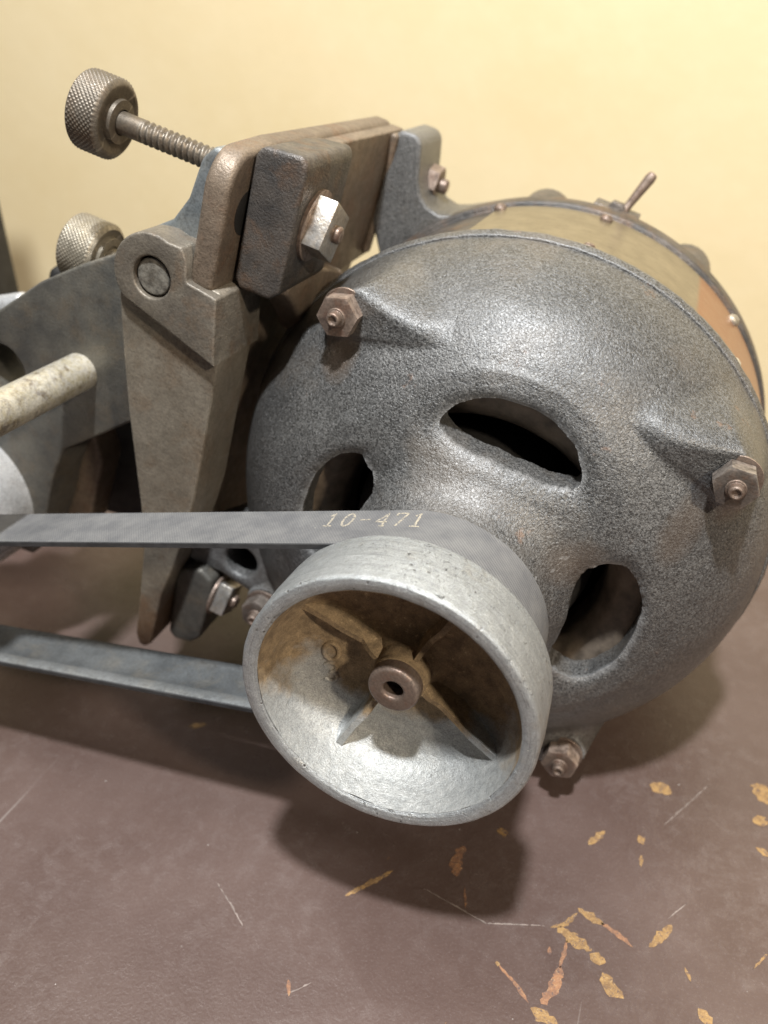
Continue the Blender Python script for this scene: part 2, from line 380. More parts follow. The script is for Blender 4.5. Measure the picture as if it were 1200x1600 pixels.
def chip(path, width, mat, h=.012):
    """ragged flake-shaped bare patch following a short path on the bench, in bench cm"""
    pts = [Vector(p_) for p_ in path]
    if len(pts) == 1: pts = [pts[0]-Vector((width*.5, 0)), pts[0]+Vector((width*.5, 0))]
    L = []; R_ = []; n = 0
    seg = []
    for a, b in zip(pts, pts[1:]):
        k = max(3, int((b-a).length/.12))
        for i in range(k): seg.append((a+(b-a)*i/k, (b-a).normalized()))
    seg.append((pts[-1], (pts[-1]-pts[-2]).normalized()))
    m_ = len(seg)
    for i, (p_, d) in enumerate(seg):
        t = i/(m_-1); w = width*.5*(sin(pi*min(1, max(0, t)))**.45+.08)
        nn = Vector((-d.y, d.x))
        L.append(p_+nn*w*random.uniform(.55, 1.25)+Vector((random.uniform(-.03, .03), random.uniform(-.03, .03))))
        R_.append(p_-nn*w*random.uniform(.55, 1.25))
    vs = [(q.x, q.y, h) for q in L]+[(q.x, q.y, h) for q in R_]+[(q.x, q.y, -.01) for q in L]+[(q.x, q.y, -.01) for q in R_]
    fs = []
    for i in range(m_-1):
        fs += [(i, i+1, m_+i+1, m_+i), (i, 2*m_+i, 2*m_+i+1, i+1), (m_+i, m_+i+1, 3*m_+i+1, 3*m_+i)]
    o = mk('paint_chip', [(x, y-20, z) for x, y, z in vs], fs, mat, bench, 30)
    return o
K, K2 = MAT['chip'], MAT['chip2']
for path, w, m_ in [([(6.75, 4.15), (7.2, 3.95), (7.84, 3.76)], .38, K), ([(7.7, 3.8), (8.3, 3.55), (9.0, 3.17)], .2, K2), ([(5.84, 2.95), (6.4, 3.3), (6.75, 3.95)], .2, K), ([(6.1, 3.05), (6.87, 2.71), (7.5, 2.5)], .5, K),
        ([(7.45, 2.35), (8.05, 2.15)], .42, K), ([(6.55, 2.6), (6.5, 1.9), (6.45, 1.4)], .15, K2), ([(6.5, 1.5), (6.38, .6), (6.05, -.2)], .42, K2), ([(5.7, -.45), (6.2, -.62), (6.75, -.75)], .5, K),
        ([(4.27, .75), (5.0, .25), (5.6, -.3)], .16, K2), ([(4.2, .82)], .2, K), ([(9.58, 3.37), (9.95, 3.9), (10.35, 4.63)], .36, K), ([(8.0, 1.75), (8.3, 1.2), (8.85, 1.01)], .55, K),
        ([(6.75, 7.41), (7.32, 8.4)], .36, K), ([(8.75, 8.6), (9.0, 8.2)], .36, K), ([(9.0, 11.82), (10.02, 11.56)], .7, K), ([(13.8, 13.5), (14.2, 12.3)], 1.0, K), ([(13.75, 11.5), (13.9, 10.9)], .6, K),
        ([(-2.36, 1.61), (-1.77, 2.29), (-.9, 3.4)], .24, K), ([(1.65, 5.6), (1.45, 4.7), (1.76, 3.99)], .5, K2), ([(3.04, 6.86)], .5, K), ([(10.9, 2.95), (11.14, 2.44)], .13, K), ([(13.3, 3.7), (13.87, 4.57)], .08, K),
        ([(11.4, 1.5), (11.9, 1.1)], .5, K), ([(-13.72, 8.15), (-12.9, 8.6)], .35, K), ([(-3.09, -2.36), (-2.77, -2.95)], .14, K2), ([(2.17, 3.6), (2.47, 2.65)], .1, K2), ([(5.95, 2.15), (6.0, 1.8)], .15, K2),
        ([(13.6, 9.6), (14.2, 9.3)], .3, K), ([(8.95, 7.6), (8.98, 7.0)], .15, K)]:
    chip(path, w, m_)
for path, w in [([(-7.66, .42), (-6.6, -.3), (-5.7, -1.0)], .06), ([(10.22, 4.88), (10.91, 5.87)], .04), ([(-2.9, -2.9), (-2.2, -2.2)], .05), ([(.6, 3.0), (3.4, 2.3), (5.6, 2.95)], .05), ([(9.8, 9.6), (11.6, 12.6)], .05)]:
    o = chip(path, w, MAT['scratch'], .006); o.name = 'scratch'

# ------------------------------------------------------------------ the machine
G = empty('bench_grinder')
tag(G, 'old grey electric grinder motor with cast pulley and clamp bracket lying on the brown bench', 'grinder')

# ---- front end bell: swept casting with four bolt bosses and four vents
PROF = [(5.6, 2.2), (5.6, 3.3), (5.9, 3.75), (6.4, 3.95), (6.9, 4.2), (7.35, 4.6), (7.75, 5.2), (8.05, 6.0), (8.35, 6.9), (8.75, 7.8), (9.3, 8.75), (10.0, 9.6), (10.8, 10.35), (11.7, 10.95), (12.7, 11.45), (13.7, 11.8), (14.35, 11.95)]
def catmull(P_, n):
    out = []
    for i in range(len(P_)-1):
        p0, p1, p2, p3 = P_[max(0, i-1)], P_[i], P_[i+1], P_[min(len(P_)-1, i+2)]
        for k in range(n):
            t = k/n
            out.append(tuple(.5*(2*p1[j]+(p2[j]-p0[j])*t+(2*p0[j]-5*p1[j]+4*p2[j]-p3[j])*t*t+(3*p1[j]-p0[j]-3*p2[j]+p3[j])*t**3) for j in (0, 1)))
    return out+[P_[-1]]
VENTS = [(89, 25, 6.35, 1.08), (6, 28.0, 5.85, 1.34), (174, 28.5, 5.45, 1.18), (270, 25, 6.3, 1.1)]
def vent_f(x, z):
    """>0 outside the vent openings, about cm distance"""
    best = 9
    r = hypot(x, z); a = math.degrees(atan2(z, x))
    for c, hw, rc, hr in VENTS:
        d = (a-c+180) % 360-180
        v = radians(d)*6.2; u = r-rc-.18*cos(radians(d)*3.0)
        hv = radians(hw)*6.2; hu = max(.3, hr*(1-.12*(v/hv)**2))
        ex, ey = (2.05, 2.3) if 80 < c < 280 and c != 174 else (2.9, 3.3)
        q = ((abs(u)/hu)**ex+(abs(v)/hv)**ey)**(2/(ex+ey))
        g = (q-1)*hu*1.0
        if abs(g) < 1: g += .05*noise.noise(Vector((x*1.6, 0, z*1.6)))+.022*noise.noise(Vector((x*5, 3, z*5)))*(1 if u < 0 else .2)
        best = min(best, g)
    return best
def sm(t): t = max(0., min(1., t)); return t*t*(3-2*t)
BR = 10.92
def boss(x, z, y):
    """returns displaced y"""
    r = hypot(x, z)
    for sx in (-1, 1):
        for sz in (-1, 1):
            X, Z = x*sx, z*sz
            c = Vector((7.72, 7.72)); e = Vector((4.7, 7.95)); ca, ra, rb = c, .98, .10
            p_ = Vector((X, Z)); d = e-c; t = max(0, min(1, (p_-c).dot(d)/d.dot(d)))
            q = c+d*t; rad = ra+(rb-ra)*t**.8; dist = (p_-q).length-rad
            below = (p_-q).dot(Vector((.25, -1)).normalized()) > 0
            fall = (1.0 if below else 1.9)*(1-.25*t)
            w = (1-max(0, min(1, dist/fall)))**1.7 if below else 1-sm(dist/fall)
            top = 10.12+(9.45-10.12)*t-.12*t*(1-t)*4
            if w > 0 and top < y:
                edge = 1-sm((r-11.45)/.45)
                y = y+(top-y)*w*max(edge, 0)
    return y
prof = catmull(PROF, 9)
NA = 900
verts = []; faces = []; drop = set(); vf = []
for j, (py, pr) in enumerate(prof):
    for i in range(NA):
        a = 2*pi*i/NA; x, z = pr*cos(a), pr*sin(a)
        g = vent_f(x, z) if 3.9 < pr < 8.6 else 9
        vf.append(g)
        verts.append([x, py, z])
# snap verts near the vent outline onto it
eps = .055
for idx, g in enumerate(vf):
    if abs(g) < eps*1.3:
        x, y, z = verts[idx]
        for _ in range(3):
            gx = (vent_f(x+.01, z)-vent_f(x-.01, z))/.02; gz = (vent_f(x, z+.01)-vent_f(x, z-.01))/.02
            g0 = vent_f(x, z); q = gx*gx+gz*gz+1e-9
            x -= g0*gx/q; z -= g0*gz/q
        verts[idx][0] = x; verts[idx][2] = z; vf[idx] = 0
for idx, (x, y, z) in enumerate(verts):
    y = boss(x, z, y)
    g = vf[idx]
    if g < .55: y += .28*(1-max(g, 0)/.55)**2.2
    elif g < 1.2: y -= .05*sin(pi*(g-.55)/.65)
    r = hypot(x, z); a = atan2(z, x)
    if r > 11: # bosses swell a little past the rim
        k = max(0, 1-abs(((math.degrees(a)-45) % 90+45) % 90-45)/9.0) if True else 0
        s_ = 1+.004*sm(k)*sm((r-11)/.8); x *= s_; z *= s_
    n_ = noise.noise(Vector((x, y, z))*.55)*.035+noise.noise(Vector((x, y, z))*2.2)*.008
    if r > 3.9: y += n_*1.6
    verts[idx] = [x, y, z]
NP = len(prof)
for j in range(NP-1):
    for i in range(NA):
        q = (j*NA+i, j*NA+(i+1) % NA, (j+1)*NA+(i+1) % NA, (j+1)*NA+i)
        if min(vf[t] for t in q) < -1e-6: continue
        if all(vf[t] == 0 for t in q): continue
        faces.append(q)
me = bpy.data.meshes.new('end_bell')
me.from_pydata([(v[0]*CM, v[1]*CM, v[2]*CM) for v in verts], [], faces)
bm = bmesh.new(); bm.from_mesh(me)
bmesh.ops.delete(bm, geom=[v for v in bm.verts if not v.link_faces], context='VERTS')
be = [e for e in bm.edges if e.is_boundary and 4.0*CM < hypot(e.verts[0].co.x, e.verts[0].co.z) < 8.7*CM]
for step, (dy, sh) in enumerate(((.25, .99), (.6, .985), (.9, .985))):
    r_ = bmesh.ops.extrude_edge_only(bm, edges=be)
    nv = [g for g in r_['geom'] if isinstance(g, bmesh.types.BMVert)]
    for v in nv: v.co.y += (.22, .45, .5)[step]*CM
    be = [g for g in r_['geom'] if isinstance(g, bmesh.types.BMEdge) and g.is_boundary]
bm.to_mesh(me); bm.free()
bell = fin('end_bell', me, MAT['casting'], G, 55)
tag(bell, 'wrinkle-painted grey domed end with four vent openings')
# seam lip, inner parts
lathe('rim_lip', cap=False, prof=rounded([(14.3, 11.6), (14.3, 12.02), (14.62, 12.16), (14.98, 12.12), (15.0, 11.5)], .06), mat=MAT['casting'], parent=bell, n=256,
      fn=lambda r, h, a: (r+(.035*noise.noise(Vector((cos(a)*40, sin(a)*40, h))) if r > 11.9 else 0), h))
lathe('stator_ring', rounded([(12.5, 5.7), (11.0, 5.8), (10.25, 6.3), (10.05, 7.1), (10.3, 8.1), (11.0, 9.0), (12.0, 9.9), (14.0, 10.6)], .3, 4), MAT['inside'], bell, n=120, cap=False,
      fn=lambda r, h, a: (r, h+.05*noise.noise(Vector((cos(a)*r, sin(a)*r, 0)))))
lathe('bearing_housing', rounded([(6.9, 1.0), (6.9, 3.4), (8.4, 3.9), (10.0, 4.8), (11.4, 5.2), (14.2, 5.4)], .2), MAT['dark'], bell, n=72)
lathe('back_shield', [(14.25, 0.0), (14.25, 11.6)], MAT['dark'], bell, n=72)

# ---- barrel, nameplate, rivets
lathe('motor_barrel', rounded([(14.4, 11.3), (14.9, 11.66), (23.4, 11.6), (23.5, 11.95), (24.6, 12.0), (24.9, 11.8), (27.0, 11.4), (29.6, 10.4), (31.0, 8.0), (31.5, 3.0), (31.5, .0)], .15), MAT['ear'], G, n=200)
barrel = [o for o in G.children if o.name == 'motor_barrel'][0]
vs = []; fs = []; na = 90
for i in range(na+1):
    a = radians(118-92*i/na)
    for (yy, rr) in ((15.25, 11.70), (15.25, 11.78), (23.0, 11.78), (23.0, 11.70)): vs.append((rr*cos(a), yy, rr*sin(a)))
for i in range(na):
    for k in range(3): fs.append((i*4+k, i*4+k+1, i*4+k+5, i*4+k+4))
mk('nameplate', vs, fs, MAT['plate'], barrel, 40)
for an, yy in ((92.3, 15.75), (92.6, 22.4), (56.0, 15.75), (55.6, 22.4), (117, 22.4)):
    a = radians(an); d = Vector((cos(a), 0, sin(a)))
    lathe('plate_screw', rounded([(0, .3), (.16, .30), (.30, .17), (.33, 0.0)], .05), MAT['nut'] if an > 60 else MAT['rod'], barrel, origin=d*11.74+Vector((0, yy, 0)), axis=d, n=20)
for an in (111, 68, 25, -30):
    a = radians(an)
    o = prism('bolt_lug', arc(10.5*cos(a), 10.5*sin(a), 1.4, an-100, an+100, 14), 25.3, 28.4, MAT['ear'], barrel, bevel=.3)
# thin bright steel band round the barrel, just behind the dome seam
lathe('barrel_band', rounded([(15.05, 11.7), (15.05, 11.88), (15.2, 11.9), (15.2, 11.7)], .02), MAT['steel'], barrel, n=160)

# ---- toggle switch
sw = prism('toggle_switch', arc(-.4, 11.75, .55, 0, 360, 6)[:-1], 24.9, 25.6, MAT['ear'], G, bevel=.06)
lathe('switch_lever', rounded([(0, .22), (.9, .20), (2.3, .27), (2.55, .22), (2.6, 0)], .08), MAT['nut'], sw, origin=(-.15, 25.3, 11.5), axis=(.30, .35, 1), n=20)
prism('switch_plate', [(-1.5, 11.3), (.8, 11.3), (.8, 11.95), (-1.5, 11.95)], 24.7, 26.2, MAT['ear'], sw, bevel=.08)

# ---- through bolts: nut plus stud end
def hexnut(parent, c, axis, R, h, spin=0, mat=None, sides=6, name='nut', hole=0):
    Rm = frame(axis); c = Vector(c)
    rows = [(0, 0, 1.0), (1, .0, 1.0), (1, .72, 1.0)]
    bm = bmesh.new(); n = sides*8; prev = None; c0 = []
    def rad(a):     # polygon radius
        s_ = 2*pi/sides; t = (a % s_)-s_/2; return R*cos(s_/2)/cos(t)
    inr = R*cos(pi/sides)
    levels = [(0, 0), (h-.0, 0)]
    rings = []
    for hh, mode in ((0, 'p'), (h*.70, 'p'), (h, 'c'), (h*1.0, 'i')):
        ring = []
        for i in range(n):
            a = 2*pi*i/n; r = rad(a)
            z = hh
            if mode == 'p' and hh > 0: z = h-(r-inr*.97)*.38
            if mode == 'c': r = min(r, inr*.95)
            if mode == 'i': r = inr*.40; z = h*.985
            ring.append(bm.verts.new((c+Rm@Vector((r*cos(a+spin), r*sin(a+spin), z)))*CM))
        rings.append(ring)
    for A, B in zip(rings, rings[1:]):
        for i in range(n): bm.faces.new((A[i], A[(i+1) % n], B[(i+1) % n], B[i]))
    bm.faces.new(rings[0]); bm.faces.new(rings[-1])
    me = bpy.data.meshes.new(name); bm.to_mesh(me); bm.free()
    return fin(name, me, mat or MAT['nut'], parent, 25)
for k_, (sx, sz) in enumerate(((-1, 1), (1, 1), (1, -1), (-1, -1))):
    c = Vector((7.72*sx, 10.1, 7.72*sz))
    t = lathe('through_bolt', rounded([(0, .92), (.08, .92), (.10, .5), (.10, 0)], .03), MAT['nut'], G, origin=c, axis=(0, -1, 0), n=48)
    hexnut(t, c+Vector((0, -.12, 0)), (0, -1, 0), .82, .74, [.3, .1, .5, .8][k_], MAT['nut2'] if k_ in (1, 3) else MAT['nut'])
    prev = None
    lathe('stud', rounded([(.7, .36), (.93, .36), (.95, .27), (1.22, .27), (1.28, .22), (1.28, .15), (1.20, .13), (1.20, 0)], .03), MAT['nut'], t, origin=c, axis=(0, -1, 0), n=32)

# ---- stepped pulley
P_ = lathe('pulley', rounded([(2.95, 3.2), (2.72, 4.85), (2.55, 4.97), (1.2, 5.03), (.12, 5.0), (.0, 4.93), (-.02, 4.75), (.02, 4.55), (.11, 4.45)], .09, 4),
           MAT['alu'], G, n=288, angle=40, cap=False, fn=lambda r, h, a: (r+.012*noise.noise(Vector((cos(a)*9, sin(a)*9, h*3))), h+.010*noise.noise(Vector((cos(a)*14, sin(a)*14, r*3)))))
tag(P_, 'cast aluminium stepped belt pulley with open dished face')
# the dish
dish = lathe('dish', [(.12, 4.45)]+rounded([(.12, 4.44), (.6, 4.37), (1.3, 4.24), (1.95, 3.9), (2.35, 3.3), (2.55, 2.5), (2.62, 1.6), (2.55, 1.2), (2.2, .98)], .25, 4), MAT['web'], P_, n=220, angle=60, cap=False,
             fn=lambda r, h, a: (r+.012*noise.noise(Vector((cos(a)*7, sin(a)*7, h*2))), h+.05*noise.noise(Vector((r*cos(a)*.9, r*sin(a)*.9, 3)))+.014*noise.noise(Vector((r*cos(a)*5, r*sin(a)*5, 7)))))
hub = lathe('hub', rounded([(3.0, 1.12), (2.5, 1.1), (2.2, .99), (1.55, .93), (1.5, .88), (1.12, .86), (1.14, .5)], .05, 3), MAT['web'], P_, n=96, angle=35, cap=False)
hubcap = lathe('shaft_end', rounded([(1.6, .90), (1.08, .885), (1.00, .80), (1.00, .42), (1.07, .34), (1.75, .33)], .05, 3), MAT['nut'], P_, n=96, angle=35, cap=False)
lathe('shaft_core', rounded([(1.6, .40), (1.55, .16), (2.0, .12), (2.0, 0)], .02), MAT['dark'], P_, n=24)
def rib(ang, web=2.6):
    a = radians(ang); d = Vector((cos(a), 0, sin(a))); t = Vector((-sin(a), 0, cos(a)))
    prof_ = [(.85, 1.75), (1.25, 1.80), (1.7, 1.72), (2.4, 1.58), (3.1, 1.47), (3.7, 1.42), (4.2, 1.35)]
    vs = []; fs = []
    for i, (r, y) in enumerate(prof_):
        y += (.38 if ang in (166, 74) else .12)*(1 if r > 1.5 else 0)
        y += .05*noise.noise(Vector((r*1.3, ang, 0)))
        wtop = .075+.05*i/6; wb = .12+.10*i/6
        yb = 2.75
        wig = .03*sin(i*2.1+ang)
        for s_, w_, yy in ((-1, wb+.10, yb-.10), (-1, wtop+.07, yb-.40), (-1, wtop+.03, y+.10), (-1, wtop, y), (1, wtop, y), (1, wtop+.03, y+.10), (1, wtop+.07, yb-.40), (1, wb+.10, yb-.10)):
            vs.append(d*r+t*(s_*w_+wig)+Vector((0, yy, 0)))
    for i in range(len(prof_)-1):
        for k in range(7): fs.append((i*8+k, i*8+k+1, i*8+k+9, i*8+k+8))
    fs.append(list(range(8))); fs.append([(len(prof_)-1)*8+k for k in range(8)])
    o = mk('rib', vs, fs, MAT['web'], P_, 40); return o
for an in (-17, -105, 166, 74): rib(an)
def dish_y(r):
    P2 = [(.98, 2.2), (1.2, 2.55), (1.6, 2.62), (2.5, 2.55), (3.3, 2.35), (3.9, 1.95), (4.24, 1.3)]
    for (a, ya), (b, yb) in zip(P2, P2[1:]):
        if r <= b: return ya+(yb-ya)*max(0, r-a)/(b-a)
    return 1.3
def cast_mark(strokes, cx, cz, rot, size, name):
    """raised cast character: half-round bead following each stroke over the dish"""
    vs = []; fs = []; n = 8; w = .095
    for st in strokes:
        pts = []
        for u, v in st:
            x = (u-.5)*size*.72; z = (v-.5)*size
            X = cx+x*cos(rot)-z*sin(rot); Z = cz+x*sin(rot)+z*cos(rot)
            pts.append(Vector((X, dish_y(hypot(X, Z))+.03, Z)))
        base = len(vs)
        for i, p_ in enumerate(pts):
            d = (pts[min(i+1, len(pts)-1)]-pts[max(i-1, 0)]).normalized(); s1 = d.cross(Vector((0, 1, 0))).normalized(); s2 = Vector((0, -1, 0))
            for q in range(n):
                a = 2*pi*q/n; vs.append(p_+s1*w*cos(a)+s2*w*1.25*sin(a))
        for i in range(len(pts)-1):
            for q in range(n): fs.append((base+i*n+q, base+i*n+(q+1) % n, base+(i+1)*n+(q+1) % n, base+(i+1)*n+q))
        fs.append([base+q for q in range(n)]); fs.append([base+(len(pts)-1)*n+q for q in range(n)])
    return mk(name, vs, fs, MAT['web'], P_, 60)
cast_mark([[(.5+.5*cos(a*pi/12), .5+.5*sin(a*pi/12)) for a in range(25)]], -2.60, -1.02, .30, .72, 'cast_letter')
cast_mark([[(.5+.42*cos(radians(a)), .74+.25*sin(radians(a))) for a in range(150, -91, -20)]+[(.5+.46*cos(radians(a)), .25+.26*sin(radians(a))) for a in range(80, -151, -20)]], -2.38, -1.86, .30, .75, 'cast_letter')
# inner step that carries the belt, and the motor shaft
lathe('belt_step', rounded([(2.85, 3.0), (2.95, 4.05), (4.4, 4.12), (5.9, 4.02), (5.95, 3.0)], .05), MAT['alu'], P_, n=160)
lathe('motor_shaft', [(2.5, .9), (8.0, .9)], MAT['steel'], G, n=48)

# ---- clamp bracket
plate_o = [(8.5, 6.85)]+[(8.5, 10.6)]+arc(9.9, 10.65, 1.4, 180, 92, 8)[1:]+[(12, 12.12), (25.0, 11.95), (25.6, 11.3), (25.2, 6.0), (23.5, 1.0), (23.5, -11.5), (10.6, -11.5), (10.6, 6.0), (10.2, 6.85)]
plate = prism('bracket_plate', plate_o, -13.5, -12.45, MAT['brown'], G, axis='x', bevel=.28, seg=4, wob=.04)
tag(plate, 'brown rusted side plate of the clamp bracket')
prism('plate_backing', [(14.6, 6.9), (14.6, 11.9), (25.3, 11.8), (25.5, 9.0), (25.1, 5.3), (17.0, 5.0)], -12.6, -11.85, MAT['brown'], plate, axis='x', bevel=.1, wob=.02)
prism('plate_rib', [(23.3, 11.75), (24.2, 11.75), (24.6, 9.0), (24.3, 5.6), (23.6, 5.6), (23.9, 9.0)], -11.9, -11.5, MAT['brown'], plate, axis='x', bevel=.18)
lathe('notch_shade_disc', [(0, .85), (.05, .85), (.05, 0)], MAT['dark'], plate, origin=(-12.48, 10.15, 9.75), axis=(1, 0, 0), n=32)  # thin black disc laid on as the shade of a hole
# front ear of the motor casting with its square-headed bolt
ear_o = [(-12.3, 7.35), (-12.05, 7.0), (-10.75, 7.0), (-10.35, 7.4), (-10.3, 12.2), (-10.55, 12.5), (-12.1, 12.3), (-12.35, 12.0)]
ear = prism('motor_ear', ear_o, 9.8, 14.3, MAT['ear'], G, bevel=.22, seg=4, wob=.05)
def sqbolt(parent, cy, cz, x0, x1, side, rot, name='clamp_bolt'):
    hs = side/2; pts = []
    for k in range(4):
        a = rot+pi/4+k*pi/2; pts.append((cy+hs*sqrt(2)*cos(a), cz+hs*sqrt(2)*sin(a)))
    b = prism(name, pts, x0, x1, MAT['steel'], parent, axis='x', bevel=.07, seg=2)
    lathe('washer', rounded([(0, side*.72), (.14, side*.72), (.16, 0)], .03), MAT['nut'], b, origin=(x0-.0, cy, cz), axis=(1, 0, 0), n=48)
    lathe('bolt_end', rounded([(0, .34), (.22, .34), (.30, .26), (.30, 0)], .03), MAT['nut'], b, origin=(x1-.02, cy, cz), axis=(1, 0, 0), n=24)
    return b
sqbolt(G, 11.68, 9.80, -10.32, -9.40, 1.93, atan2(1.74, .92))
# flange below the ear running back behind the dome
fl = prism('side_flange', [(11.2, 7.3), (11.2, 6.9), (12.2, 6.2), (13.6, 5.0), (14.6, 4.0), (17.5, 4.0), (17.5, 6.5), (14.3, 7.4)], -11.9, -10.55, MAT['brown'], G, axis='x', bevel=.3, wob=.05)
# rear ear: sweeps down into the barrel
re_o = [(-11.75, 7.4), (-11.75, 11.7), (-11.5, 12.0), (-10.7, 12.0), (-10.35, 11.7), (-10.15, 10.9), (-9.95, 10.0), (-9.6, 9.4), (-9.1, 9.0), (-8.4, 8.85), (-7.6, 9.15), (-6.4, 9.8), (-5.8, 9.0), (-8.0, 5.5), (-9.6, 3.5), (-10.6, 5.4)]
rear = prism('rear_ear', re_o, 23.7, 27.6, MAT['casting'], G, bevel=.25, seg=4, wob=.03)
hexnut(rear, (-10.3, 26.2, 9.7), (1, 0, 0), .9, .9, .2)
lathe('rear_stud', rounded([(0, .38), (1.25, .38), (1.35, .28), (1.35, 0)], .05), MAT['nut'], rear, origin=(-10.3, 26.2, 9.7), axis=(1, 0, 0), n=24)
# lower ear and its bolt
prism('lower_ear', [(-12.35, -8.0), (-12.0, -7.45), (-11.2, -7.15), (-10.5, -7.5), (-10.35, -8.2), (-10.45, -11.4), (-10.9, -11.95), (-11.8, -12.2), (-12.2, -11.9)], 9.8, 13.4, MAT['arm'], G, bevel=.2, seg=4, wob=.04)
prism('lower_web', [(-12.2, -7.4), (-12.2, -6.2), (-10.5, -4.6), (-8.0, -4.0), (-7.4, -7.4), (-8.3, -7.7), (-10.3, -7.3)], 10.4, 13.8, MAT['casting'], G, bevel=.25, holes=[arc(-9.5, -6.1, .8, 0, 360, 28)[:-1]])
sqbolt(G, 10.6, -8.75, -10.36, -9.5, 1.5, radians(62), 'lower_clamp_bolt')
# lever: long tapering body, pivot boss, pin
lev_o = [(-16.35, 5.3), (-15.9, 3.0), (-15.35, .5), (-14.7, -1.9), (-14.15, -4.0), (-13.65, -6.2), (-13.45, -9.0), (-13.35, -11.7), (-13.1, -12.3), (-12.75, -12.4), (-12.45, -12.0), (-12.38, -10.5), (-12.33, -8.6), (-12.0, -6.6), (-11.75, -4.5), (-11.6, -2.5), (-11.62, .3), (-11.7, 4.3), (-12.1, 7.0), (-14.5, 7.2), (-16.2, 6.6)]
lever = prism('lever', lev_o, 8.6, 11.4, MAT['olive'], G, bevel=.14, seg=3, wob=.03)
tag(lever, 'long tapering olive brown lever hanging from the pivot')
boss_o = arc(-14.85, 6.75, 1.62, 62, 232, 18)+[(-14.0, 4.55), (-13.4, 4.85) if False else (-13.6, 5.05)]
boss_o = arc(-14.85, 6.75, 1.62, 70, 228, 18)+[(-11.62, 4.25), (-11.72, 4.6), (-12.05, 6.95), (-13.35, 7.1), (-13.5, 7.9), (-13.75, 8.3)]
bo = prism('pivot_boss', boss_o, 8.15, 12.0, MAT['lever'], lever, bevel=.1, seg=3, holes=[arc(-14.8, 6.72, .80, 0, 360, 32)[:-1]], wob=.0)
lathe('pivot_pin', rounded([(0, .72), (2.6, .72)][::-1]+[(0, .0)], .1), MAT['arm'], lever, origin=(-14.8, 8.3, 6.72), axis=(0, 1, 0), n=48)
# lug behind the boss that carries the adjusting screw
prism('screw_lug', [(-13.4, 6.5), (-13.4, 11.75), (-13.85, 11.75), (-14.3, 11.2), (-14.6, 9.6), (-15.1, 8.6), (-16.0, 7.9), (-16.4, 6.6)], 9.6, 12.3, MAT['blue'], G, bevel=.2, seg=4, wob=.03)
# side arm with a hole, and the rod standing out of it
arm_o = [(-27, -1.9), (-23.04, 1.5), (-21.1, 3.55), (-19.3, 5.0), (-17.6, 6.2), (-15.4, 6.6), (-15.0, -.9), (-15.84, -.98), (-17.6, -2.66), (-19.3, -4.23), (-19.75, -6.2), (-19.95, -8.33), (-20.6, -11.5), (-27, -12.5)]
arm = prism('side_arm', arm_o, 10.0, 12.4, MAT['arm'], G, bevel=.15, seg=3, holes=[arc(-22.85, -1.45, 1.25, 0, 360, 32)[:-1]], wob=.0)
prism('arm_step', [(-16.55, 6.3), (-15.3, 6.5), (-15.0, -1.2), (-15.6, -1.1), (-16.3, 3.0)], 9.6, 10.1, MAT['blue'] if False else MAT['arm'], arm, bevel=.1)
lathe('guide_rod', rounded([(-.6, .84), (9.3, .84), (9.4, .7), (9.4, 0)], .08), MAT['rod'], G, origin=(-18.72, 10.0, .28), axis=(0, -1, 0), n=48, fn=lambda r, h, a: (r*(1+.008*noise.noise(Vector((a, h*2, 0)))), h))
prism('back_arm', [(-22.3, -7.2), (-19.6, -4.2), (-18.8, -6), (-19.2, -10.5), (-22.3, -12.3)], 12.6, 14.4, MAT['brown'], G, bevel=.2)
prism('dark_shade_block', [(-25, 1.5), (-14.6, 3.5), (-13.6, 3.5), (-13.6, -8.0), (-15.0, -10.5), (-25, -13)], 15.5, 23, MAT['dark'], G, bevel=.5)  # added black block, gives the deep shade behind lever and arm
lathe('spindle_nose', rounded([(6.2, .0), (6.2, 1.4), (6.5, 2.5), (7.3, 3.4), (8.4, 3.9), (12.5, 4.0)], .5, 6), MAT['silver'], G, origin=(-24.6, 0, -9.3), n=96, angle=50)
lathe('spindle_pulley', rounded([(2.6, 0), (2.6, 2.8), (2.9, 2.8), (3.0, 2.25), (5.8, 2.25), (5.9, 1.4), (8.0, 1.4)], .05), MAT['alu'], G, origin=(-30.0, 0, -14.17), n=96)
lathe('clamp_handle', rounded([(0, 0), (0, .45), (.25, .6), (4.5, .62), (5, .3), (5, 0)], .2), MAT['silver'], G, origin=(-24.2, 13.4, .35), axis=(-1, 0, -.55), n=32)

